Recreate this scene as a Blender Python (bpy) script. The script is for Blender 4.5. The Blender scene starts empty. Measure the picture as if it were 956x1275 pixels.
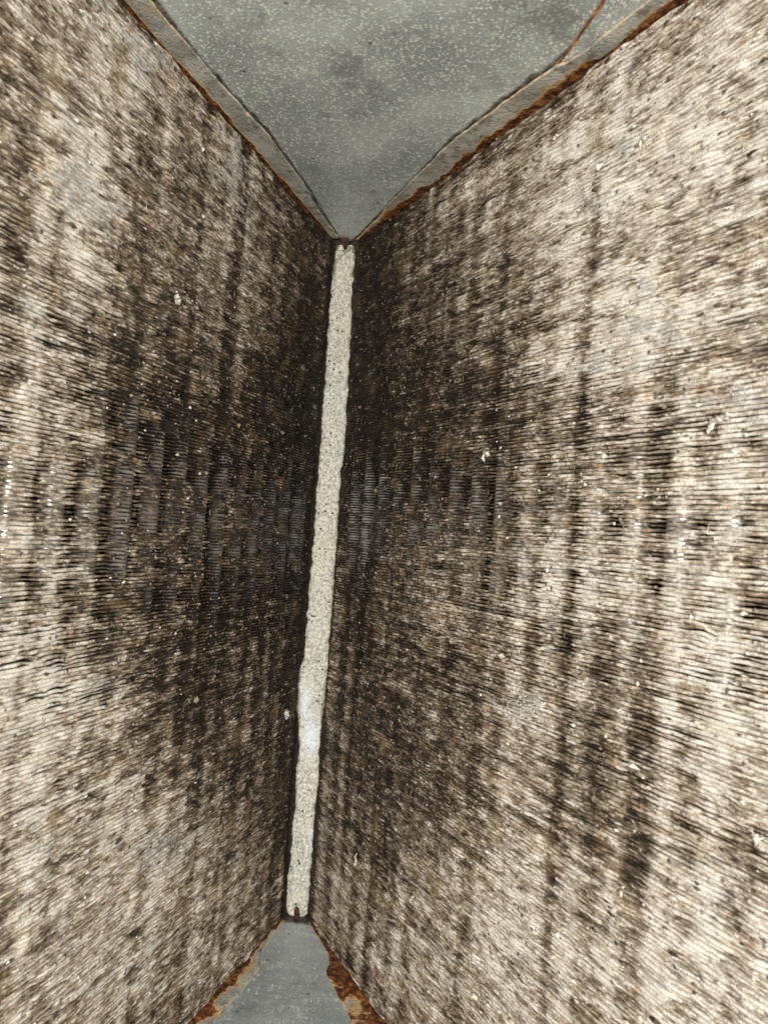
import bpy, math, random
import numpy as np
from mathutils import Vector

random.seed(4)
RNG = np.random.default_rng(11)
SC = bpy.context.scene
COL = SC.collection

# ------------------------------------------------------------------ camera, light, exposure
CAM_X, CAM_D, ROLL, PITCH = 0.0431, 0.574, 0.0716, 0.0295
A_LEFT, A_RIGHT = 0.2833, 0.4581            # half angles of the V, measured from the seam
Z_TOP, Z_BOT = 0.2185, -0.2845
B_LEFT, B_RIGHT = -0.0092, 0.0081

cam_data = bpy.data.cameras.new('camera')
cam = bpy.data.objects.new('camera', cam_data)
COL.objects.link(cam)
cam.location = (CAM_X, -CAM_D, 0)
cam_data.sensor_width = 36
cam_data.lens = 958 / 1275 * 36
cam_data.clip_start = 0.01
cam_data.clip_end = 50
from mathutils import Matrix
fwd = Vector((0, math.cos(PITCH), math.sin(PITCH)))
right0 = Vector((1, 0, 0)); up0 = right0.cross(fwd)
# image turned clockwise by ROLL: camera rolled the other way
right = right0 * math.cos(ROLL) + up0 * math.sin(ROLL)
up = up0 * math.cos(ROLL) - right0 * math.sin(ROLL)
M = Matrix((right, up, -fwd)).transposed()
cam.rotation_euler = M.to_euler()
cam_data.dof.use_dof = True
cam_data.dof.focus_distance = 0.52
cam_data.dof.aperture_fstop = 25
SC.camera = cam

w = bpy.data.worlds.new('World'); SC.world = w; w.use_nodes = True
w.node_tree.nodes['Background'].inputs[0].default_value = (1.0, 0.97, 0.93, 1)
w.node_tree.nodes['Background'].inputs[1].default_value = 0.10

def area_lamp(name, loc, aim, sx, sy, power, colour):
    d = bpy.data.lights.new(name, 'AREA'); d.shape = 'RECTANGLE'; d.size = sx; d.size_y = sy
    d.energy = power; d.color = colour
    o = bpy.data.objects.new(name, d); COL.objects.link(o)
    o.location = loc
    o.rotation_euler = (Vector(aim) - Vector(loc)).to_track_quat('-Z', 'Y').to_euler()
    return o
area_lamp('work_lamp', (0.02, -1.05, 0.0), (0.0, 0, 0.0), 0.20, 0.20, 14.6, (1, 0.95, 0.87))
area_lamp('room_lamp', (0.15, -1.6, 0.7), (0, 0, 0.0), 0.9, 0.6, 9, (1.0, 0.98, 0.95))

SC.view_settings.view_transform = 'Standard'
SC.view_settings.look = 'None'
SC.view_settings.exposure = 0.0
SC.view_settings.gamma = 1
SC.render.engine = 'CYCLES'
SC.cycles.max_bounces = 6
SC.cycles.diffuse_bounces = 4

# ------------------------------------------------------------------ geometry of the view (to lay things out on real planes)
F, PX, PY = 958.0, 478.0, 637.5
cr, sr = math.cos(ROLL), math.sin(ROLL); cp, sp = math.cos(PITCH), math.sin(PITCH)
def ray(x, y):
    u0, v0 = (x - PX) / F, (y - PY) / F
    u = u0 * cr + v0 * sr; v = -u0 * sr + v0 * cr
    return np.array([u, cp + v * sp, sp - v * cp])      # camera axes back to the world
def on_z(x, y, z):
    r = ray(x, y); k = z / r[2]
    return np.array([CAM_X, -CAM_D, 0]) + r * k
def on_y(x, y, Y):
    r = ray(x, y); k = (Y + CAM_D) / r[1]
    return np.array([CAM_X, -CAM_D, 0]) + r * k
def project(X, Y, Z):
    X = X - CAM_X; Y = Y + CAM_D
    d = Y * cp + Z * sp; v = -(Z * cp - Y * sp)
    u, v = F * X / d, F * v / d
    return PX + u * cr - v * sr, PY + u * sr + v * cr

# ------------------------------------------------------------------ helpers
def noise2(x, y, rng, octaves=1, gain=0.5):
    """smooth value noise, about -1..1, at the points x, y (arrays)"""
    out = np.zeros(np.broadcast(x, y).shape); amp = 1.0; tot = 0
    for o in range(octaves):
        n = 256
        L = rng.uniform(-1, 1, (n, n))
        xs = x * 2 ** o + rng.uniform(0, 99); ys = y * 2 ** o + rng.uniform(0, 99)
        xi = np.floor(xs).astype(int); yi = np.floor(ys).astype(int)
        fx = xs - xi; fy = ys - yi
        fx = fx * fx * (3 - 2 * fx); fy = fy * fy * (3 - 2 * fy)
        a = L[xi % n, yi % n]; b = L[(xi + 1) % n, yi % n]; c = L[xi % n, (yi + 1) % n]; d = L[(xi + 1) % n, (yi + 1) % n]
        out = out + amp * ((a * (1 - fx) + b * fx) * (1 - fy) + (c * (1 - fx) + d * fx) * fy)
        tot += amp; amp *= gain
    return out / tot

def smooth(a, b, x):
    t = np.clip((x - a) / (b - a), 0, 1); return t * t * (3 - 2 * t)

def mesh_np(name, V, Q, mat, attrs=None, shade=True):
    """V (n,3), Q (m,4) or (m,3) -> mesh"""
    me = bpy.data.meshes.new(name)
    V = np.asarray(V, np.float32); Q = np.asarray(Q, np.int32); k = Q.shape[1]
    me.vertices.add(len(V)); me.vertices.foreach_set('co', V.ravel())
    me.loops.add(Q.size); me.loops.foreach_set('vertex_index', Q.ravel())
    me.polygons.add(len(Q)); me.polygons.foreach_set('loop_start', np.arange(0, Q.size, k, dtype=np.int32))
    me.polygons.foreach_set('use_smooth', np.full(len(Q), bool(shade)))
    me.update(calc_edges=True)
    for an, av in (attrs or {}).items():
        at = me.attributes.new(an, 'FLOAT', 'POINT'); at.data.foreach_set('value', np.asarray(av, np.float32).ravel())
    if mat: me.materials.append(mat)
    return me

def link(name, me, parent=None, loc=(0, 0, 0)):
    o = bpy.data.objects.new(name, me); COL.objects.link(o); o.parent = parent; o.location = loc
    return o
def tag(o, label=None, cat=None, group=None, kind=None):
    if label: o['label'] = label
    if cat: o['category'] = cat
    if group: o['group'] = group
    if kind: o['kind'] = kind
    return o

# node helpers
class NT:
    def __init__(s, name):
        s.m = bpy.data.materials.new(name); s.m.use_nodes = True
        s.t = s.m.node_tree; s.n = s.t.nodes; s.l = s.t.links
        s.b = s.n['Principled BSDF']
    def node(s, typ, **kw):
        nd = s.n.new(typ)
        for k, v in kw.items(): setattr(nd, k, v)
        return nd
    def put(s, sock, v):
        if hasattr(v, 'links') or isinstance(v, bpy.types.NodeSocket): s.l.new(v, sock)
        else: sock.default_value = v
    def coords(s, obj=None, scale=(1, 1, 1), off=(0, 0, 0)):
        tc = s.node('ShaderNodeTexCoord')
        if obj: tc.object = obj
        mp = s.node('ShaderNodeMapping'); mp.inputs['Scale'].default_value = scale; mp.inputs['Location'].default_value = off
        s.l.new(tc.outputs['Object'], mp.inputs[0]); return mp.outputs[0]
    def noise(s, vec, scale, detail=3, rough=0.55):
        nd = s.node('ShaderNodeTexNoise'); s.l.new(vec, nd.inputs['Vector'])
        nd.inputs['Scale'].default_value = scale; nd.inputs['Detail'].default_value = detail; nd.inputs['Roughness'].default_value = rough
        return nd.outputs['Fac']
    def voro(s, vec, scale, feature='F1'):
        nd = s.node('ShaderNodeTexVoronoi'); nd.feature = feature; s.l.new(vec, nd.inputs['Vector']); nd.inputs['Scale'].default_value = scale
        return nd.outputs['Distance']
    def math(s, op, a, b=0.0, clamp=False):
        nd = s.node('ShaderNodeMath', operation=op, use_clamp=clamp); s.put(nd.inputs[0], a); s.put(nd.inputs[1], b); return nd.outputs[0]
    def step(s, x, a, b):
        nd = s.node('ShaderNodeMapRange', interpolation_type='SMOOTHSTEP'); s.put(nd.inputs['Value'], x)
        nd.inputs['From Min'].default_value = a; nd.inputs['From Max'].default_value = b; return nd.outputs['Result']
    def mix(s, f, a, b):
        nd = s.node('ShaderNodeMix', data_type='RGBA'); s.put(nd.inputs[0], f)
        for k, v in ((6, a), (7, b)):
            if isinstance(v, tuple) and len(v) == 3: v = (*v, 1)
            s.put(nd.inputs[k], v)
        return nd.outputs[2]
    def ramp(s, x, stops):
        nd = s.node('ShaderNodeValToRGB'); e = nd.color_ramp.elements
        while len(e) < len(stops): e.new(0.5)
        for q, (p, c) in zip(e, stops): q.position = p; q.color = (*c, 1)
        s.put(nd.inputs[0], x); return nd.outputs[0]
    def attr(s, name):
        nd = s.node('ShaderNodeAttribute'); nd.attribute_name = name; return nd.outputs['Fac']
    def bump(s, h, strength, dist):
        nd = s.node('ShaderNodeBump'); s.put(nd.inputs['Height'], h); nd.inputs['Strength'].default_value = strength; nd.inputs['Distance'].default_value = dist
        s.l.new(nd.outputs[0], s.b.inputs['Normal'])
    def set(s, **kw):
        for k, v in kw.items():
            k = {'base': 'Base Color', 'rough': 'Roughness', 'metal': 'Metallic', 'spec': 'Specular IOR Level'}[k]
            if isinstance(v, tuple) and len(v) == 3: v = (*v, 1)
            s.put(s.b.inputs[k], v)

# ------------------------------------------------------------------ materials
def dirty_fin_material(name, obj):
    m = NT(name)
    v = m.coords(obj)
    vs = m.coords(obj, (0.6, 1, 7), (3, 5, 1))
    lip, tone = m.attr('lip'), m.attr('tone')
    va = m.coords(obj, (0.34, 1, 1)); vb = m.coords(obj, (0.45, 1, 1.2), (1, 2, 3))
    fine = m.noise(va, 1000, 4, 0.7)
    mid = m.noise(vb, 190, 5, 0.65)
    streak = m.noise(vs, 190, 4, 0.65)
    t = m.math('ADD', tone, m.math('MULTIPLY', m.math('SUBTRACT', fine, 0.5), 1.9))
    t = m.math('ADD', t, m.math('MULTIPLY', m.math('SUBTRACT', mid, 0.5), 1.15))
    t = m.math('ADD', t, m.math('MULTIPLY', m.math('SUBTRACT', streak, 0.5), 1.8))
    lint = m.ramp(t, [(0.0, (0.016, 0.011, 0.007)), (0.22, (0.066, 0.047, 0.031)), (0.48, (0.235, 0.182, 0.126)), (0.72, (0.46, 0.395, 0.315)), (1.0, (0.76, 0.72, 0.65))])
    pale = m.attr('pale')
    crust = m.mix(m.step(m.math('ADD', fine, m.math('MULTIPLY', mid, 0.6)), 0.62, 0.98), (0.22, 0.20, 0.175), (0.66, 0.64, 0.60))
    lint = m.mix(m.math('MULTIPLY', m.step(m.math('ADD', pale, m.math('MULTIPLY', m.math('SUBTRACT', mid, 0.5), 3.4)), 0.35, 0.8), 0.8), lint, crust)
    hue = m.noise(v, 55, 3, 0.6)
    lint = m.mix(m.math('MULTIPLY', m.step(hue, 0.50, 0.68), 0.5), lint, m.mix(0.35, lint, (0.55, 0.36, 0.16)))
    hue2 = m.noise(m.coords(obj, off=(3, 1, 2)), 38, 3, 0.6)
    lint = m.mix(m.math('MULTIPLY', m.step(hue2, 0.58, 0.72), 0.55), lint, m.mix(m.math('MULTIPLY', m.step(tone, 0.25, 0.6), 0.6), lint, (0.42, 0.435, 0.445)))
    och = m.noise(m.coords(obj, off=(7, 4, 5)), 230, 2, 0.5)
    lint = m.mix(m.math('MULTIPLY', m.step(och, 0.66, 0.75), 0.6), lint, (0.50, 0.25, 0.08))
    flk = m.voro(m.coords(obj, off=(1, 4, 9)), 260)
    lint = m.mix(m.math('MULTIPLY', m.math('MULTIPLY', m.math('SUBTRACT', 1.0, m.step(flk, 0.10, 0.24)), m.step(mid, 0.46, 0.58)), 0.85), lint, (0.80, 0.76, 0.68))
    pit = m.voro(m.coords(obj, off=(6, 2, 9)), 200)
    lint = m.mix(m.math('MULTIPLY', m.math('MULTIPLY', m.math('SUBTRACT', 1.0, m.step(pit, 0.10, 0.26)), m.step(hue2, 0.44, 0.58)), 0.85), lint, (0.03, 0.022, 0.016))
    metal = m.mix(m.step(mid, 0.35, 0.65), (0.05, 0.036, 0.025), (0.17, 0.135, 0.10))
    m.set(base=m.mix(lip, metal, lint), metal=m.math('MULTIPLY', m.math('SUBTRACT', 1.0, lip), 0.2), rough=m.math('ADD', 0.5, m.math('MULTIPLY', lip, 0.35)), spec=0.25)
    m.bump(m.noise(v, 1300, 3, 0.7), 1.0, 0.0012)
    return m.m

def tube_material(obj):
    m = NT('aluminium_collar')
    v = m.coords(obj)
    sx = m.node('ShaderNodeSeparateXYZ'); m.l.new(v, sx.inputs[0])
    d = m.math('ADD', m.step(m.noise(v, 120, 4, 0.6), 0.50, 0.66), m.math('SUBTRACT', 1.0, m.step(sx.outputs[0], 0.19, 0.30)), True)
    m.set(base=m.mix(m.math('MULTIPLY', d, 0.75), (0.90, 0.89, 0.86), m.mix(m.step(sx.outputs[0], 0.14, 0.34), (0.05, 0.034, 0.021), (0.25, 0.19, 0.13))), metal=m.math('MULTIPLY', m.math('SUBTRACT', 1.0, d), 0.75), rough=m.math('ADD', 0.33, m.math('MULTIPLY', d, 0.55)), spec=m.math('MULTIPLY', m.math('SUBTRACT', 1.0, d), 0.5))
    return m.m

def galvanised_material(name, scratched=False):
    m = NT(name)
    v = m.coords()
    big = m.noise(v, 14, 4, 0.6)
    base = m.mix(m.step(big, 0.35, 0.68), (0.29, 0.33, 0.33), (0.52, 0.57, 0.565))
    wob = m.node('ShaderNodeTexNoise'); wob.inputs['Scale'].default_value = 260; m.l.new(v, wob.inputs['Vector'])
    wv = m.node('ShaderNodeVectorMath', operation='MULTIPLY_ADD'); m.l.new(wob.outputs['Color'], wv.inputs[0]); wv.inputs[1].default_value = (.004, .004, 0); m.l.new(v, wv.inputs[2])
    sp1 = m.voro(wv.outputs[0], 520); n1 = m.noise(v, 120, 5, 0.7)
    spot = m.math('MULTIPLY', m.math('SUBTRACT', 1.0, m.step(sp1, 0.16, 0.46)), m.step(n1, 0.26, 0.50))
    if scratched:
        sc = m.noise(m.coords(scale=(5, 1, 1), off=(3, 2, 2)), 110, 4, 0.7); sc2 = m.noise(m.coords(scale=(1, 4, 1)), 45, 4, 0.65)
        base = m.mix(0.35, base, (0.26, 0.31, 0.34))
        base = m.mix(m.math('MULTIPLY', m.math('MULTIPLY', m.step(sc, 0.48, 0.62), m.step(sc2, 0.45, 0.60)), 0.8), base, (0.72, 0.72, 0.66))
        spot = m.math('MULTIPLY', spot, m.step(m.noise(v, 40, 3, 0.6), 0.48, 0.62))
    base = m.mix(m.math('MULTIPLY', spot, 0.85 if not scratched else 0.4), base, (0.95, 0.96, 0.88))
    sp2 = m.voro(wv.outputs[0], 210)
    n2 = m.noise(m.coords(off=(5, 3, 1)), 60, 3, 0.6)
    blot = m.math('MULTIPLY', m.math('SUBTRACT', 1.0, m.step(sp2, 0.08, 0.40)), m.step(n2, 0.48, 0.64))
    base = m.mix(m.math('MULTIPLY', blot, 0.6 if not scratched else 0.3), base, (0.82, 0.82, 0.74))
    fr = m.noise(v, 950, 3, 0.7)
    base = m.mix(m.math('MULTIPLY', m.step(fr, 0.48, 0.64), 0.45 if not scratched else 0.25), base, (0.80, 0.83, 0.79))
    dk = m.voro(m.coords(off=(9, 3, 1)), 60)
    base = m.mix(m.math('MULTIPLY', m.math('SUBTRACT', 1.0, m.step(dk, 0.03, 0.09)), 0.7), base, (0.05, 0.05, 0.05))
    st = m.noise(m.coords(scale=(1, 1, 1), off=(1, 8, 3)), 26, 5, 0.65)
    base = m.mix(m.math('MULTIPLY', m.step(st, 0.54, 0.70), 0.55), base, (0.15, 0.155, 0.15))
    g = m.attr('grime_shade')  # real dirt plus the gap shade painted along the flanges
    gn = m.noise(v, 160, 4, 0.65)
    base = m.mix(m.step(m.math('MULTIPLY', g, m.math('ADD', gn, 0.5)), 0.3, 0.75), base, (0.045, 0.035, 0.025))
    r = m.attr('rust')
    rn = m.noise(v, 240, 5, 0.7)
    rustc = m.ramp(m.math('ADD', rn, m.math('MULTIPLY', m.math('SUBTRACT', m.noise(v, 60, 2, .5), .5), .6)), [(0.30, (0.035, 0.016, 0.010)), (0.47, (0.15, 0.05, 0.018)), (0.60, (0.36, 0.15, 0.04)), (0.75, (0.62, 0.40, 0.2))])
    base = m.mix(m.step(m.math('ADD', r, m.math('MULTIPLY', m.math('SUBTRACT', rn, 0.5), 0.9)), 0.35, 0.65), base, rustc)
    rm = m.step(r, 0.3, 0.6)
    m.set(base=base, metal=m.math('MULTIPLY', m.math('SUBTRACT', 1.0, rm), 0.25), rough=m.math('ADD', 0.34, m.math('MULTIPLY', big, 0.25)), spec=0.6)
    m.bump(m.math('ADD', m.noise(v, 700, 3, 0.6), m.math('MULTIPLY', rm, rn)), 0.35, 0.0008)
    return m.m

def flange_material(obj, name):
    m = NT(name)
    v = m.coords(obj)
    n = m.noise(v, 60, 4, 0.6)
    base = m.mix(m.step(n, 0.35, 0.65), (0.24, 0.245, 0.215), (0.43, 0.425, 0.375))
    fn = m.noise(v, 420, 4, 0.65)
    base = m.mix(m.math('MULTIPLY', m.step(fn, 0.52, 0.7), 0.5), base, (0.52, 0.48, 0.38))
    gr = m.noise(m.coords(obj, off=(2, 2, 7)), 130, 5, 0.7)
    base = m.mix(m.math('MULTIPLY', m.step(gr, 0.50, 0.66), 0.75), base, (0.12, 0.095, 0.065))
    r = m.attr('rust')
    rn = m.noise(v, 210, 5, 0.7); rb = m.noise(v, 45, 3, 0.6)
    rr = m.math('ADD', r, m.math('ADD', m.math('MULTIPLY', m.math('SUBTRACT', rn, 0.5), 0.9), m.math('MULTIPLY', m.math('SUBTRACT', rb, 0.5), 1.7)))
    halo = m.step(rr, 0.26, 0.50)
    base = m.mix(m.math('MULTIPLY', halo, 0.8), base, (0.62, 0.36, 0.13))
    rustc = m.ramp(rn, [(0.34, (0.016, 0.009, 0.007)), (0.48, (0.075, 0.026, 0.010)), (0.60, (0.30, 0.105, 0.024)), (0.76, (0.55, 0.30, 0.12))])
    base = m.mix(m.step(rr, 0.50, 0.66), base, rustc)
    m.set(base=base, rough=0.75, spec=0.3)
    m.bump(m.math('ADD', m.noise(v, 600, 3, 0.6), m.math('MULTIPLY', m.step(rr, 0.4, 0.7), rn)), 0.6, 0.001)
    return m.m

def foam_material():
    m = NT('white_foam')
    v = m.coords()
    n = m.noise(v, 70, 4, 0.6); f = m.noise(v, 520, 5, 0.78)
    base = m.mix(m.step(f, 0.35, 0.65), (0.20, 0.195, 0.16), (0.57, 0.565, 0.505))
    base = m.mix(m.math('MULTIPLY', m.step(n, 0.50, 0.72), 0.4), base, (0.52, 0.49, 0.37))
    vd = m.voro(v, 210); k = m.noise(m.coords(off=(4, 2, 6)), 60, 2, 0.5)
    pit = m.math('MULTIPLY', m.math('SUBTRACT', 1.0, m.step(vd, 0.10, 0.21)), m.step(k, 0.42, 0.55))
    base = m.mix(pit, base, (0.03, 0.025, 0.02))
    vd2 = m.voro(m.coords(off=(1, 2, 6)), 480)
    base = m.mix(m.math('MULTIPLY', m.math('SUBTRACT', 1.0, m.step(vd2, 0.08, 0.2)), 0.6), base, (0.16, 0.14, 0.11))
    dirt = m.attr('dirt'); blue = m.attr('clean')
    base = m.mix(m.math('MULTIPLY', blue, 0.8), base, (0.58, 0.64, 0.70))
    base = m.mix(m.step(m.math('ADD', dirt, m.math('MULTIPLY', m.math('SUBTRACT', f, 0.5), 0.8)), 0.35, 0.8), base, (0.17, 0.14, 0.085))
    m.set(base=base, rough=0.9, spec=0.15)
    m.bump(m.math('SUBTRACT', m.noise(v, 900, 3, 0.7), m.math('MULTIPLY', pit, 2.0)), 0.7, 0.0008)
    return m.m

def plain_noise_material(name, c0, c1, scale, rough=0.85):
    m = NT(name); v = m.coords()
    m.set(base=m.mix(m.step(m.noise(v, scale, 4, 0.65), 0.35, 0.65), c0, c1), rough=rough, spec=0.25)
    m.bump(m.noise(v, scale * 4, 3, 0.7), 0.6, 0.0006)
    return m.m

GALV = galvanised_material('galvanised_sheet')
GALV2 = galvanised_material('scratched_galvanised_sheet', True)
FOAM = foam_material()
PALE = plain_noise_material('pale_lint', (0.48, 0.44, 0.37), (0.82, 0.79, 0.72), 700)
DULL = plain_noise_material('dull_lint', (0.22, 0.20, 0.17), (0.66, 0.63, 0.57), 500)
GREYL = plain_noise_material('grey_lint', (0.03, 0.022, 0.016), (0.26, 0.21, 0.15), 60)
RUST = plain_noise_material('rust', (0.012, 0.008, 0.006), (0.06, 0.024, 0.012), 300)

# ------------------------------------------------------------------ coils
T_END = 0.50
PITCH_FIN = 0.00178
N_FIN = int((Z_TOP - Z_BOT - 0.002) / PITCH_FIN)
DEPTH = 0.040
TUBE_STEP = 0.0233

# dirt, with gap shade near the seam painted in: (photo x, y, radius x, radius y, tone change, cover change)
DIRT_SHADE_L = [(270, 520, 110, 120, -.34, -.30), (270, 740, 90, 90, -.30, -.25), (385, 420, 22, 260, -.25, -.1), (372, 800, 26, 400, -.30, -.2),
          (170, 110, 80, 70, .22, .35), (105, 240, 26, 40, .35, .4), (60, 1000, 100, 80, .22, .2), (190, 1010, 90, 50, .15, .15), (130, 1180, 140, 70, .15, .15),
          (240, 890, 70, 60, -.25, -.15), (330, 400, 60, 40, .05, .1), (260, 340, 60, 60, .10, .15), (60, 480, 80, 80, .10, -.05), (60, 850, 90, 50, .22, .1),
          (110, 860, 40, 20, .25, .3), (40, 720, 80, 80, .05, -.05), (310, 1010, 30, 60, -.2, -.1), (20, 60, 40, 40, -.05, 0), (300, 1110, 60, 60, .02, .2), (225, 985, 40, 25, -.15, 0)]
DIRT_SHADE_R = [(520, 500, 75, 110, -.36, -.30), (462, 370, 16, 120, -.6, -.45), (450, 520, 18, 120, -.4, -.3), (405, 340, 9, 60, -.5, -.4), (352, 1040, 9, 80, -.5, -.4), (450, 600, 25, 240, -.30, -.2), (560, 620, 80, 60, -.22, -.2),
          (540, 880, 70, 60, -.22, -.15), (760, 880, 30, 40, -.2, -.1), (800, 400, 50, 26, .35, .5), (740, 455, 40, 20, .3, .4), (700, 250, 100, 90, .20, .2), (880, 150, 110, 90, .22, .15),
          (600, 1150, 110, 80, .16, .15), (830, 1200, 130, 80, .25, .2), (700, 720, 70, 40, .18, .1), (680, 500, 50, 60, .05, 0), (480, 1010, 40, 90, -.12, .2),
          (500, 280, 40, 40, -.22, -.1), (730, 1010, 24, 110, -.22, -.15), (780, 1060, 18, 70, -.2, -.1), (900, 600, 60, 160, .08, .02), (900, 880, 90, 70, .18, .1), (660, 890, 60, 35, .2, .2), (480, 850, 60, 120, -.05, .2),
          (700, 130, 90, 40, -.05, .0), (850, 400, 60, 50, .1, .1), (560, 1010, 60, 50, -.1, 0)]

PALE_L = [(95, 235, 20, 30), (132, 275, 12, 14), (185, 70, 22, 40), (60, 1060, 22, 12), (118, 850, 16, 9), (290, 205, 16, 40), (200, 1060, 30, 16)]
PALE_R = [(812, 402, 46, 15), (742, 458, 30, 10), (775, 190, 22, 9), (660, 885, 26, 10), (905, 490, 20, 12), (880, 720, 14, 8), (740, 250, 18, 8)]

def make_coil(side, angle, b, name_label, dirt, seed):
    rng = np.random.default_rng(seed)
    root = bpy.data.objects.new('fin_coil', None); COL.objects.link(root)
    root.empty_display_size = 0.05
    root.location = (b, 0, Z_BOT)
    root.rotation_euler = (0, 0, math.atan2(-math.cos(angle), side * math.sin(angle)))
    tag(root, name_label, 'radiator coil', 'coil slabs meeting in a V')
    so = -side                                            # sign of local y that faces into the V
    tdir = np.array([side * math.sin(angle), -math.cos(angle), 0]); ndir = np.array([-side * math.cos(angle), -math.sin(angle), 0])
    mat = dirty_fin_material('lint_covered_fin', root)
    # --- stations along the fins, closer together towards the open end
    s = np.linspace(0, 1, 300)
    T = 0.0045 + (T_END - 0.0045) * (s ** 0.93)
    K = np.arange(N_FIN); Z = 0.0014 + K * PITCH_FIN
    tt, zz = np.meshgrid(T, Z)                             # (fin, station)
    X = b + tdir[0] * tt; Y = tdir[1] * tt; ZW = zz + Z_BOT
    front = Y + CAM_D > 0.05
    px, py = project(X, np.where(front, Y, 0.05 - CAM_D), ZW)
    tone_d = np.zeros_like(tt); cov_d = np.zeros_like(tt)
    wx = noise2(tt / 0.012, zz / 0.012, rng, 3) * 14; wy = noise2(tt / 0.012, zz / 0.012, rng, 3) * 14
    for (x0, y0, rx, ry, a, c) in dirt:
        g = np.exp(-0.5 * (((px + wx - x0) / rx) ** 2 + ((py + wy - y0) / ry) ** 2))
        tone_d += a * g; cov_d += c * g
    pale = np.zeros_like(tt)
    for (x0, y0, rx, ry) in PALE_R if side > 0 else PALE_L:
        pale += np.exp(-0.5 * (((px + 1.5 * wx - x0) / rx) ** 2 + ((py + 1.5 * wy - y0) / ry) ** 2))
    pale = np.clip(pale, 0, 1)
    kk = K[:, None] + 0 * tt
    band = np.cos(2 * np.pi * (tt + 0.0015 * noise2(tt / .02, zz / .01, rng, 2)) / TUBE_STEP + (0.6 if side > 0 else 1.2))
    bidx = np.floor(tt / TUBE_STEP + (0.6 if side > 0 else 1.2) / 6.283)
    band = np.sign(band) * np.abs(band) ** 0.6 * (0.55 + 0.75 * noise2(bidx * 0.83, zz / 0.09, rng, 2))
    stripe = smooth(0.15, 0.6, noise2((tt + 0.002 * noise2(tt / .05, zz / .03, rng, 2)) / 0.0085, zz / 0.5, rng, 1))
    band2 = noise2(tt / 0.009, zz / 0.25, rng, 2)
    blotch = noise2(tt / 0.026, zz / 0.013, rng, 4, 0.6)
    blot2 = noise2(tt / 0.011, zz / 0.0045, rng, 4, 0.65)
    streak = noise2(tt / 0.022, kk / 1.4, rng, 2, 0.6)
    streak2 = noise2(tt / 0.06, kk / 2.2, rng, 2, 0.6)
    fine = noise2(tt / 0.0035, kk * 1.0, rng, 2, 0.6)
    mid_h = np.exp(-0.5 * ((ZW - 0.01) / 0.055) ** 2)      # cleaner strip half way up
    dash = smooth(0.12, 0.55, noise2(tt / 0.014, kk / 1.3, rng, 3, 0.6)) + 0.8 * smooth(0.12, 0.5, noise2(tt / 0.055, kk / 1.6, rng, 3, 0.6))
    cover = 0.98 + 0.50 * blotch + 0.35 * blot2 + 0.22 * streak + 0.22 * fine + 0.10 * band + 0.16 * band2 + cov_d - 0.10 * mid_h * smooth(0.12, 0.3, tt) - 0.80 * dash * (1 - 0.45 * mid_h) + pale * 0.5 - 0.22 * stripe
    cover = np.clip(cover, 0, 1.25) * smooth(0.005, 0.012, tt)
    tone = 0.515 - 0.16 * dash + 0.18 * blotch + 0.12 * blot2 + 0.17 * streak + 0.17 * streak2 + 0.14 * fine + 0.16 * band + 0.14 * band2 - 0.22 * stripe + tone_d * 1.2
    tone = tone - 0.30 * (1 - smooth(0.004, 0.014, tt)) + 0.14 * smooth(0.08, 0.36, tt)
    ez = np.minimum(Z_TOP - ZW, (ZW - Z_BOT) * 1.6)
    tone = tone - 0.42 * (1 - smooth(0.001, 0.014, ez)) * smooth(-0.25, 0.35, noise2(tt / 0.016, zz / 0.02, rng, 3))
    dz = 0.00045 * noise2(tt / 0.03, zz / 0.012, rng, 2) + 0.00024 * noise2(tt / 0.009, kk * 1.0, rng, 2)
    bend = smooth(0.36, 0.7, noise2(tt / 0.022, zz / 0.010, rng, 2) * 1.2)
    dz = dz + bend * (0.0012 * noise2(tt / 0.007, kk / 2.4, rng, 2))
    Hu = 0.00017 + np.clip(cover + 0.35 * noise2(tt / 0.005, kk * 1.0, rng, 2), 0, 1.3) * 0.00074
    Hd = 0.00017 + np.clip(cover + 0.35 * noise2(tt / 0.005, kk * 1.0, rng, 2), 0, 1.3) * 0.00074
    open_ = np.clip((cover - 1.1) / 0.3, 0, 1) * 0.00014 + 0.00014 * np.clip(noise2(tt / 0.006, kk * 1.0, rng, 2) * 1.5, 0, 1)
    Hu = np.minimum(Hu, 0.00076 + open_); Hd = np.minimum(Hd, 0.00076 + open_)
    P = 0.0002 + 0.0011 * cover * (0.5 + 0.6 * noise2(tt / 0.008, zz / 0.004, rng, 2)) + 0.0005 * noise2(tt / 0.004, kk * 1.0, rng, 2)
    P = P + 0.0009 * smooth(0.0, 0.5, blotch) + 0.0005 * pale
    slope = 0.3 * noise2(tt / 0.006, kk * 1.0, rng, 2)
    n = len(T); prof = 7
    base_idx = np.arange(n - 1)[:, None] * prof + np.arange(prof - 1)[None, :]
    Q = np.stack([base_idx, base_idx + 1, base_idx + 1 + prof, base_idx + prof], -1).reshape(-1, 4)
    lipv = np.array([0, 0.0, 1, 1, 1, 0.0, 0])
    th = 0.00009
    for k in range(N_FIN):
        hu, hd, p, d, sl = Hu[k], Hd[k], P[k], dz[k], slope[k]
        out = np.stack([np.full(n, -DEPTH), -0.0030 + 0 * p, p - 0.00030, p, p - 0.00030, -0.0030 + 0 * p, np.full(n, -DEPTH)], 1)
        zc = np.stack([th + 0 * d, th + d * 0.5, d + hu, d + sl * np.minimum(hu, hd), d - hd, -th + d * 0.5, -th + 0 * d], 1)
        V = np.stack([np.repeat(T[:, None], prof, 1), so * out, zc], -1).reshape(-1, 3)
        me = mesh_np('fin', V, Q, mat, {'lip': np.tile(lipv, n), 'tone': np.repeat(tone[k], prof), 'pale': np.repeat(pale[k], prof)})
        link('fin', me, root, (0, 0, Z[k]))
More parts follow.
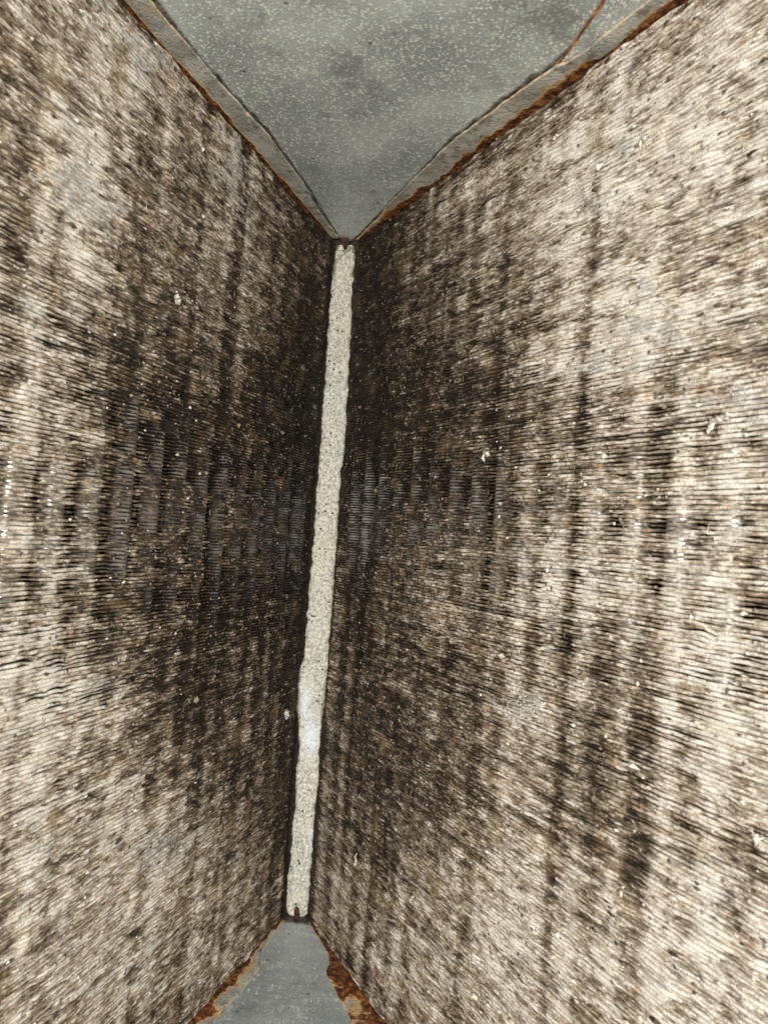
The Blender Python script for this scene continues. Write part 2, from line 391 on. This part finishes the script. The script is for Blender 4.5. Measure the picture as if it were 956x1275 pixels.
    # --- tubes running through the fins
    tm = tube_material(root)
    a = np.linspace(0, 2 * np.pi, 21)[:-1]
    L = Z_TOP - Z_BOT + 0.003; R = 0.0054
    ring = np.stack([np.cos(a) * R, np.sin(a) * R], 1)
    V = np.concatenate([np.c_[ring, np.full(20, 0.0)], np.c_[ring, np.full(20, L)]])
    i = np.arange(20); Q = np.stack([i, (i + 1) % 20, (i + 1) % 20 + 20, i + 20], 1)
    tme = mesh_np('tube', V, Q, tm)
    for row, dep in ((0, 0.0094), (1, 0.030)):
        for q in range(21):
            t = 0.014 + TUBE_STEP * (q + 0.5 * row)
            if t < T_END - 0.008: link('tube', tme, root, (t, -so * dep, -0.0015))
    return root, so, tdir, ndir

coil_l, so_l, td_l, nd_l = make_coil(-1, A_LEFT, B_LEFT, 'left coil slab of lint covered fins, the narrower one left of the white strip', DIRT_SHADE_L, 21)
coil_r, so_r, td_r, nd_r = make_coil(1, A_RIGHT, B_RIGHT, 'right coil slab of lint covered fins, the wider one right of the white strip', DIRT_SHADE_R, 57)

# ------------------------------------------------------------------ end plates of the coils (flange standing past the fins, rusty along the fins)
def local_tw(root, td, nd, b, P):
    d = P - np.array([b, 0, 0]); return d @ td, d @ nd
def end_plate(root, so, td, nd, b, edge_px, z, up_, rust_w, mat, seed, rust_all=0.0, jag=0.0007):
    rng = np.random.default_rng(seed)
    tw = sorted(local_tw(root, td, nd, b, on_z(x, y, z)) for x, y in edge_px)
    ts = np.array([t for t, w_ in tw]); ws = np.array([w_ for t, w_ in tw])
    T = np.linspace(0.004, T_END, 320)
    wd = np.interp(T, ts, ws)
    wd = np.maximum(wd + jag * noise2(T / 0.012, T * 0, rng, 3) + jag * .5 * noise2(T / 0.003, T * 0, rng, 2), 0.0006)
    sag = 0.0006 * noise2(T / 0.05, T * 0, rng, 2)
    fr = np.array([0, .12, .25, .4, .55, .7, .85, 1.0])
    thick = 0.0014 * up_
    rows = []; rust = []
    lo = 0.0; 
    ys = [np.full_like(T, -DEPTH), np.full_like(T, -0.003)] + [wd * f for f in fr]
    zs = [lo + 0 * T, lo + 0 * T] + [lo + sag * f + 0 * T for f in fr]
    rw = rust_w * np.clip(0.75 + 1.3 * noise2(T / 0.03, T * 0, rng, 3) + 0.5 * noise2(T / 0.006, T * 0, rng, 2), 0.06, 2.2)
    rs = [1 + 0 * T, 1 + 0 * T] + [np.clip(1.15 - wd * f / np.maximum(rw, 1e-4), 0, 1) * (1 - rust_all) + rust_all for f in fr]
    ys2 = [wd, wd * .5, np.full_like(T, -DEPTH)]; zs2 = [thick + sag, thick + sag * .5, thick + 0 * T]; rs2 = [0.45 + 0 * T, 0.2 + 0 * T, 0 * T]
    Yl = np.stack(ys + ys2, 1); Zl = np.stack(zs + zs2, 1); Rl = np.stack(rs + rs2, 1)
    m_ = Yl.shape[1]; n = len(T)
    V = np.stack([np.repeat(T[:, None], m_, 1), so * Yl, Zl], -1).reshape(-1, 3)
    bi = np.arange(n - 1)[:, None] * m_; j = np.arange(m_)[None, :]; j2 = (j + 1) % m_
    Q = np.stack([bi + j, bi + j2, bi + j2 + m_, bi + j + m_], -1).reshape(-1, 4)
    me = mesh_np('end_plate', V, Q, mat, {'rust': Rl.ravel()}, shade=False)
    return link('end_plate', me, root, (0, 0, z - Z_BOT))
FL = flange_material(coil_l, 'rusty_flange'); FR = flange_material(coil_r, 'rusty_flange')
e = end_plate(coil_l, so_l, td_l, nd_l, B_LEFT, [(423, 300), (398, 265), (389, 250), (386, 242), (334, 169), (263, 94), (193, 8)], Z_TOP, 1, 0.0026, FL, 1)
e['label'] = 'upper end plate with pale flange rusty along the fins'
e = end_plate(coil_r, so_r, td_r, nd_r, B_RIGHT, [(446, 297), (462, 281), (472, 272), (479, 261), (560, 180), (625, 130), (692, 84), (706, 80), (735, 60), (800, 8)], Z_TOP, 1, 0.0056, FR, 2)
e['label'] = 'upper end plate with flange edged in orange rust'
e = end_plate(coil_l, so_l, td_l, nd_l, B_LEFT, [(349, 1150), (324, 1184), (322, 1199), (324, 1204), (270, 1266)], Z_BOT, -1, 0.0085, FL, 3, 0.15)
e['label'] = 'lower end plate with tan flange and dark rust'
e = end_plate(coil_r, so_r, td_r, nd_r, B_RIGHT, [(388, 1150), (409, 1186), (411, 1199), (406, 1209), (440, 1273)], Z_BOT, -1, 0.0140, FR, 4, 0.62)
e['label'] = 'lower end plate with flange fully rusted dark brown'

# ------------------------------------------------------------------ triangular cover plates
def sheet(name, outline, z, thick, mat, grime_shade_fn, rust_fn, parent=None, res=0.0022):
    """flat sheet cut to an outline (world xy), gridded so wear and painted shade can follow its edges"""
    o = np.array([(p[0], p[1]) for p in outline])
    y0, y1 = o[:, 1].min(), o[:, 1].max()
    ys = np.linspace(y0 + 1e-5, y1 - 1e-5, int((y1 - y0) / res) + 2); nx = 60
    V = []; G = []; Rr = []
    for y in ys:
        xs = []
        for i in range(len(o)):
            a, b2 = o[i], o[(i + 1) % len(o)]
            if (a[1] - y) * (b2[1] - y) <= 0 and a[1] != b2[1]: xs.append(a[0] + (b2[0] - a[0]) * (y - a[1]) / (b2[1] - a[1]))
        xa, xb = min(xs), max(xs)
        for i in range(nx):
            x = xa + (xb - xa) * i / (nx - 1)
            V.append((x, y, 0)); G.append(grime_shade_fn(x, y)); Rr.append(rust_fn(x, y, min(x - xa, xb - x)))
    n = len(V); V = V + [(x, y, thick) for x, y, _ in V]
    Q = []
    R_ = len(ys)
    for r in range(R_ - 1):
        for i in range(nx - 1):
            a = r * nx + i
            Q.append((a, a + 1, a + nx + 1, a + nx)); Q.append((n + a, n + a + nx, n + a + nx + 1, n + a + 1))
        for i in (0, nx - 1):
            a = r * nx + i; Q.append((a, a + nx, n + a + nx, n + a))
    for i in range(nx - 1):
        for r in (0, R_ - 1):
            a = r * nx + i; Q.append((a, a + 1, n + a + 1, n + a))
    me = mesh_np(name, V, Q, mat, {'grime_shade': G + G, 'rust': Rr + Rr}, shade=False)
    return link(name, me, parent, (0, 0, z))

def fin_w(b, nd, x, y):                                    # distance past a coil's fin face
    return (np.array([x, y, 0]) - np.array([b, 0, 0])) @ nd
def edge_table(edge_px, z, td, nd, b):
    tw = sorted(((on_z(x, y, z) - np.array([b, 0, 0])) @ td, (on_z(x, y, z) - np.array([b, 0, 0])) @ nd) for x, y in edge_px)
    return np.array(tw)
def gap_shade_by_flanges(tabs):  # shadow gap along the flange edges painted in, mixed with some dirt
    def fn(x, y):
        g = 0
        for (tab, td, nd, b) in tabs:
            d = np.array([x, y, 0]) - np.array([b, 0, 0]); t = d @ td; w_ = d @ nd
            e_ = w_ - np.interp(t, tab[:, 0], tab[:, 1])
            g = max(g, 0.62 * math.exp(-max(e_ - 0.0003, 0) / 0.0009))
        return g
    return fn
SMUDGE = [(on_z(x, y, Z_TOP)[:2], r, k) for x, y, r, k in ((335, 72, .016, .55), (395, 100, .020, .45), (462, 262, .010, .6), (300, 100, .012, .5), (560, 190, .012, .4), (405, 260, .012, .5))]
def with_smudges(fn):
    return lambda x, y: max(fn(x, y), sum(k * math.exp(-((x - c[0]) ** 2 + (y - c[1]) ** 2) / (r * r)) for c, r, k in SMUDGE) * 0.62)
def coil_corner(b, td, nd, t, w_): return np.array([b, 0, 0]) + td * t + nd * w_
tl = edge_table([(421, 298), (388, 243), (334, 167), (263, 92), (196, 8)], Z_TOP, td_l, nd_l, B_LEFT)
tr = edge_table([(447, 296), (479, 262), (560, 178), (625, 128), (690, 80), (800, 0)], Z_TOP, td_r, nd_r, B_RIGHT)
zt = Z_TOP + 0.0026
top_outline = [np.array([B_LEFT - 0.010, 0.022]), coil_corner(B_LEFT, td_l, nd_l, 0.004, -0.0035)[:2], coil_corner(B_LEFT, td_l, nd_l, T_END, 0.0)[:2], coil_corner(B_RIGHT, td_r, nd_r, T_END, 0.0)[:2], coil_corner(B_RIGHT, td_r, nd_r, 0.004, -0.0035)[:2], np.array([B_RIGHT + 0.012, 0.022])]
top = sheet('cover_plate', top_outline, zt, 0.0012, GALV, with_smudges(gap_shade_by_flanges([(tl, td_l, nd_l, B_LEFT), (tr, td_r, nd_r, B_RIGHT)])), lambda x, y, e_: 0.25 * math.exp(-max(-y + 0.0, 0) / 0.006))
tag(top, 'grey speckled galvanised triangular plate closing the top of the V', 'metal plate', 'triangular plates closing the V')
# second sheet lapped under the top plate at the right, orange cut edge
lap_px = [(690, 84), (716, 50), (752, -2), (800, -60), (900, -60), (830, -6), (760, 36), (712, 76)]
lap = [on_z(x, y, Z_TOP + 0.0018)[:2] for x, y in lap_px]
def lap_rust(x, y, e_): return 0.0
def seg_d(x, y, a, b_):
    a = np.array(a); b_ = np.array(b_); p = np.array([x, y]); t = np.clip(((p - a) @ (b_ - a)) / ((b_ - a) @ (b_ - a)), 0, 1); return np.linalg.norm(p - a - t * (b_ - a))
la, lb, lc, ld_ = (np.array(p) for p in lap[:4])
lapo = sheet('lapped_sheet', lap, Z_TOP + 0.0018, 0.0008, GALV, lambda x, y: 0.15, lambda x, y, e_: 0.95 * math.exp(-min(seg_d(x, y, la, lb), seg_d(x, y, lb, lc), seg_d(x, y, lc, ld_)) / 0.0022), top)
lapo.location = (0, 0, Z_TOP + 0.0018 - zt)
lapo['label'] = 'small lapped sheet with an orange rusty cut edge'

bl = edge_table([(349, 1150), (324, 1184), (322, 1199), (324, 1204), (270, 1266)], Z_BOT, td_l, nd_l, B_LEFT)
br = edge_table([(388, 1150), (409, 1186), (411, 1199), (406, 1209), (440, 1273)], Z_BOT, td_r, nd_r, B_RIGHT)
zb = Z_BOT - 0.0026
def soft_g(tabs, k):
    f0 = gap_shade_by_flanges(tabs); return lambda x, y: max(0.5 * f0(x, y), 0.95 * float(smooth(-0.016, 0.002, np.float64(y))))
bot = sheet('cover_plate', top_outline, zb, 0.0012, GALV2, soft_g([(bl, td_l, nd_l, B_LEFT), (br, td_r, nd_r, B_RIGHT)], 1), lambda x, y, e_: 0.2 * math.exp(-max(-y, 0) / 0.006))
tag(bot, 'blue grey galvanised plate with pale scratches closing the bottom of the V', 'metal plate', 'triangular plates closing the V')

# ------------------------------------------------------------------ foam sealing strip in the seam
YS = 0.0035
edges = [(305, 420, 440), (312, 417, 442), (337, 414.5, 440), (374, 411, 438), (404, 408, 437), (449, 406.5, 434.5), (460, 405, 434), (523, 401, 431), (555, 398.5, 430), (580, 396.5, 427), (587, 395.7, 422.5), (597, 395, 424), (608, 394, 423), (640, 392.5, 421.5), (672, 390, 419.5), (729, 385, 416), (782, 381, 411), (806, 379, 409.5), (824, 376.5, 408), (838, 370, 407), (850, 368.5, 406), (862, 371, 405), (878, 369.5, 404), (892, 371, 402), (908, 372, 400), (939, 371, 397.5), (979, 368, 395.5), (1004, 367, 393), (1040, 363.5, 390), (1076, 360.5, 388), (1112, 356, 384.5), (1130, 354.5, 383.5), (1138, 357, 382), (1142, 362, 378)]
ey = np.array([p[0] for p in edges], float)
yy = np.linspace(305, 1142, 560)
xl = np.interp(yy, ey, [p[1] for p in edges]); xr = np.interp(yy, ey, [p[2] for p in edges])
rng = np.random.default_rng(5)
xl = xl + 1.9 * noise2(yy / 9, yy * 0, rng, 3) + 1.0 * noise2(yy / 2.5, yy * 0, rng, 2); xr = xr + 1.9 * noise2(yy / 9, yy * 0, rng, 3) + 1.0 * noise2(yy / 2.5, yy * 0, rng, 2)
nu = 26; u = np.linspace(0, 1, nu)
V = []; dirt = []; clean = []
Uu, Yy = np.meshgrid(u, yy)
bump = 0.0022 * noise2(Uu * 5, Yy / 6, rng, 4, 0.75) - 0.006 * np.exp(-((Yy - 880) / 26) ** 2 - ((Uu - .3) / .35) ** 2) + 0.0009 * noise2(Uu * 1.5, Yy / 40, rng, 2)
rag = noise2(Uu * 5, Yy / 8, rng, 3, 0.6)
for i, y in enumerate(yy):
    for j in range(nu):
        x = xl[i] + (xr[i] - xl[i]) * u[j]
        p = on_y(x, y, YS)
        edge = min(u[j], 1 - u[j])
        p[1] = YS + bump[i, j] + 0.0022 * math.exp(-edge / 0.06)
        V.append(p)
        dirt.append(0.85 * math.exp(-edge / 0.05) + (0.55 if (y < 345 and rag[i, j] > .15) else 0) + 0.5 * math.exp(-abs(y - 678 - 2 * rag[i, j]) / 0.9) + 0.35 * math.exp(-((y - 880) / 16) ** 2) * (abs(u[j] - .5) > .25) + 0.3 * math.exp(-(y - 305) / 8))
        clean.append(min(1, math.exp(-((y - 918) / 22) ** 2 - ((u[j] - .55) / .35) ** 2) + .7 * math.exp(-((y - 875) / 22) ** 2 - ((u[j] - .3) / .3) ** 2) + 0.8 * math.exp(-((y - 1045) / 14) ** 2 - ((u[j] - .92) / .12) ** 2)))
n0 = len(V); bx = []
for i in range(len(yy)):                                   # sides run back into the seam
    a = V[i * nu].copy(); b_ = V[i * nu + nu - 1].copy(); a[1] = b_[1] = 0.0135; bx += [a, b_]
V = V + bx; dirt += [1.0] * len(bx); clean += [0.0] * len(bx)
Q = []
for i in range(len(yy) - 1):
    for j in range(nu - 1):
        a = i * nu + j; Q.append((a, a + 1, a + nu + 1, a + nu))
    Q.append((i * nu, n0 + 2 * i, n0 + 2 * i + 2, (i + 1) * nu)); Q.append((i * nu + nu - 1, (i + 1) * nu + nu - 1, n0 + 2 * i + 3, n0 + 2 * i + 1))
    Q.append((n0 + 2 * i, n0 + 2 * i + 1, n0 + 2 * i + 3, n0 + 2 * i + 2))
strip = link('sealing_strip', mesh_np('sealing_strip', V, Q, FOAM, {'dirt': dirt, 'clean': clean}))
tag(strip, 'white crumbly foam sealing strip standing in the dark seam between the coils', 'sealing strip')

BLACK = plain_noise_material('black_backing', (0.008, 0.007, 0.006), (0.05, 0.04, 0.03), 260)
bz0, bz1 = Z_BOT - 0.0025, Z_TOP + 0.0025
prof_ = [(B_LEFT - 0.009, 0.024), (B_LEFT + 0.001, 0.0075), (B_LEFT + 0.0025, 0.0085), (0, 0.0125), (B_RIGHT - 0.0025, 0.0085), (B_RIGHT - 0.001, 0.0075), (B_RIGHT + 0.012, 0.024)]
V = [(x, y, bz0) for x, y in prof_] + [(x, y, bz1) for x, y in prof_]; n = len(prof_)
Q = [(i, i + 1, n + i + 1, n + i) for i in range(n - 1)] + [(n - 1, 0, n, 2 * n - 1)]
back = link('seam_backing', mesh_np('seam_backing', V, Q, BLACK, shade=False))  # added to shut out the world behind and keep the seam dark
tag(back, 'black backing added behind the white foam strip, seen as thin dark lines along it', 'backing sheet')

# ------------------------------------------------------------------ rusty tabs at the ends of the strip
def tab(px_pts, Y, thick, parent):
    pts = [on_y(x, y, Y) for x, y in px_pts]; n = len(pts)
    off = np.array(parent.location)
    V = [p - off for p in pts] + [p - off + np.array([0, thick, 0]) for p in pts]
    me = bpy.data.meshes.new('rusty_tab')
    me.from_pydata([tuple(v) for v in V], [], [tuple(range(n)), tuple(range(2 * n - 1, n - 1, -1))] + [(i, (i + 1) % n, n + (i + 1) % n, n + i) for i in range(n)])
    me.materials.append(RUST); me.update()
    return link('rusty_tab', me, parent)
tab([(425, 292), (434, 291), (435, 300), (432, 308), (428, 309), (425, 302)], -0.001, 0.0015, top)
tab([(366, 1134), (369, 1130), (372, 1133), (374, 1149), (365, 1151), (366, 1143)], -0.001, 0.0015, bot)

# ------------------------------------------------------------------ lint: loose fibres and crumbs caught on the fins
def lint_layer(td, nd, b, seed, label, n_fib, n_crumb, t0=0.012, mat=None):
    rng = np.random.default_rng(seed); V = []; Q = []
    for q in range(n_fib + n_crumb):
        t = t0 + (0.442 - t0) * rng.random() ** 0.9; z = rng.uniform(Z_BOT + 0.003, Z_TOP - 0.003)
        o = np.array([b, 0, z]) + td * t + nd * (0.0009 + 0.0012 * rng.random())
        zz_ = np.array([0, 0, 1.0])
        if q < n_fib:
            L = rng.uniform(0.0012, 0.0045); a = rng.normal(0, 0.7) if rng.random() < .7 else rng.uniform(0, 6.28); r = rng.uniform(0.00004, 0.00011); curl = rng.normal(0, 1.3)
            p = o.copy(); i0 = len(V); ns = 6
            for k in range(ns):
                d = td * math.cos(a) + zz_ * math.sin(a); pr = -td * math.sin(a) + zz_ * math.cos(a)
                V += [p - pr * r, p + nd * r * 1.5, p + pr * r]
                p = p + d * L / ns + nd * rng.normal(0, 0.00015); a += curl / ns + rng.normal(0, .2)
            for k in range(ns - 1):
                for e_ in (0, 1): Q.append((i0 + 3 * k + e_, i0 + 3 * k + e_ + 1, i0 + 3 * k + e_ + 4, i0 + 3 * k + e_ + 3))
        else:
            s = rng.uniform(0.0003, 0.0011) * (1 if rng.random() < .93 else 1.8); st = rng.uniform(1, 2.4); i0 = len(V)
            for (x, y, h) in ((-st, 0, 0), (0, .7, 0), (st, 0, 0), (0, -.7, 0), (0, 0, .8)):
                V.append(o + td * (x + rng.normal(0, .2)) * s + zz_ * (y + rng.normal(0, .2)) * s + nd * (h + rng.normal(0, .1)) * s)
            for e_ in range(4): Q.append((i0 + e_, i0 + (e_ + 1) % 4, i0 + 4, i0 + 4))
    # crumbs use triangles: store all as triangles
    tris = []
    for f in Q:
        if f[2] == f[3]: tris.append(f[:3])
        else: tris += [(f[0], f[1], f[2]), (f[0], f[2], f[3])]
    o = link('lint', mesh_np('lint', V, tris, mat or GREYL, shade=False))
    return tag(o, label, 'lint', None, 'stuff')
lint_layer(td_l, nd_l, B_LEFT, 31, 'loose grey fibres and crumbs caught on the fins of the left coil', 3000, 1500)
lint_layer(td_r, nd_r, B_RIGHT, 32, 'loose grey fibres and crumbs caught on the fins of the right coil', 4000, 2000)

lint_layer(td_r, nd_r, B_RIGHT, 41, 'small pale flakes scattered over the near end of the right coil', 60, 420, 0.20, PALE)
lint_layer(td_l, nd_l, B_LEFT, 42, 'small pale flakes scattered over the near end of the left coil', 40, 220, 0.16, PALE)

# ------------------------------------------------------------------ larger flakes that stand out one by one
def coil_point(px, py, td, nd, b, lift):
    r = ray(px, py); c = np.array([CAM_X, -CAM_D, 0]); p0 = np.array([b, 0, 0]) + nd * lift
    k = ((p0 - c) @ nd) / (r @ nd); return c + r * k
def flake(px, py, coil, length, width, turn, label, bend=0.25, name='lint_flake', cat='lint flake', mat=None, seed=0):
    td, nd, b = coil; rng = np.random.default_rng(seed)
    o = coil_point(px, py, td, nd, b, 0.0012); zz_ = np.array([0, 0, 1.0])
    d = td * math.cos(turn) + zz_ * math.sin(turn); pr = -td * math.sin(turn) + zz_ * math.cos(turn)
    ns, nr = 12, 10; V = []
    for i in range(ns):
        s = i / (ns - 1); taper = math.sin(math.pi * (0.08 + 0.84 * s)) ** 0.5 * (1 + 0.25 * rng.normal())
        c = d * (s - .5) * length + pr * bend * length * (math.sin(math.pi * s) - .5) + nd * rng.normal(0, .0003) + pr * rng.normal(0, .00035)
        for j in range(nr):
            a = 2 * math.pi * j / nr; k = 1 + 0.34 * rng.normal()
            V.append(c + pr * math.cos(a) * width * .5 * taper * k + nd * math.sin(a) * width * .3 * taper * k)
    V += [-d * .5 * length - pr * bend * length * .5, d * .5 * length - pr * bend * length * .5]
    T3 = []
    for i in range(ns - 1):
        for j in range(nr):
            a = i * nr + j; b2 = i * nr + (j + 1) % nr; T3 += [(a, b2, b2 + nr), (a, b2 + nr, a + nr)]
    for j in range(nr): T3 += [(ns * nr, (j + 1) % nr, j), (ns * nr + 1, (ns - 1) * nr + j, (ns - 1) * nr + (j + 1) % nr)]
    ob = link(name, mesh_np(name, V, T3, mat or DULL)); ob.location = tuple(o)
    return tag(ob, label, cat, 'pale flakes stuck to the fins')
CR = (td_r, nd_r, B_RIGHT); CL = (td_l, nd_l, B_LEFT)
flake(890, 527, CR, 0.0085, 0.0028, 0.55, 'long white flake high on the right coil, beside a shorter upright one', seed=1)
flake(903, 517, CR, 0.0050, 0.0017, -1.1, 'short upright white flake touching the long one on the right coil', seed=2)
flake(604, 567, CR, 0.0065, 0.0030, 0.5, 'crumpled whitish flake on the dark fins right of the strip middle', 0.4, seed=3)
flake(222, 373, CL, 0.0052, 0.0044, 0.9, 'round white crumb on the upper half of the left coil', 0.1, 'lint_crumb', 'crumb', seed=4)
flake(357, 889, CL, 0.0060, 0.0046, 0.7, 'white crumb at the seam edge left of the foam strip', 0.2, 'lint_crumb', 'crumb', seed=5)
flake(772, 1114, CR, 0.0080, 0.0017, 1.35, 'thin pale upright splinter low on the right coil', 0.05, 'splinter', 'splinter', seed=6)
flake(938, 1043, CR, 0.0052, 0.0030, -1.0, 'white flake near the right border, low on the right coil', seed=7)
flake(512, 1119, CR, 0.0068, 0.0013, 1.0, 'tiny pale splinter right of the bottom plate, near the lower seam', 0.05, 'splinter', 'splinter', seed=8)
flake(443, 1070, CR, 0.0080, 0.0022, 1.5, 'narrow white flake just right of the strip foot', 0.1, seed=9)
flake(800, 175, CR, 0.0048, 0.0030, 0.4, 'grey white flake high up on the right coil', 0.3, seed=10)
# tangled curl of fibres
rng = np.random.default_rng(77); td, nd, b = CR
o = coil_point(655, 882, td, nd, b, 0.002); V = []; T3 = []
zz_ = np.array([0, 0, 1.0])
for q in range(16):
    r0 = rng.uniform(.0018, .0048); c0 = td * rng.normal(0, .006) + zz_ * rng.normal(0, .0028); a0 = rng.uniform(0, 6.28); sp_ = rng.uniform(2.5, 5); rr = rng.uniform(.00012, .0003); i0 = len(V); ns = 18
    for i in range(ns):
        a = a0 + sp_ * i / ns; p = c0 + td * math.cos(a) * r0 + zz_ * math.sin(a) * r0 * .55 + nd * (.0008 * math.sin(a * 2 + q) + rng.normal(0, .0001))
        e1 = td * math.cos(a) + zz_ * math.sin(a)
        for j in range(4): V.append(p + e1 * math.cos(j * 1.5708) * rr + nd * math.sin(j * 1.5708) * rr)
    for i in range(ns - 1):
        for j in range(4):
            a = i0 + i * 4 + j; b2 = i0 + i * 4 + (j + 1) % 4; T3 += [(a, b2, b2 + 4), (a, b2 + 4, a + 4)]
nest = link('fibre_tangle', mesh_np('fibre_tangle', V, T3, DULL)); nest.location = tuple(o)
tag(nest, 'tangled pale curl of fibres on the lower middle of the right coil', 'fibre tangle')
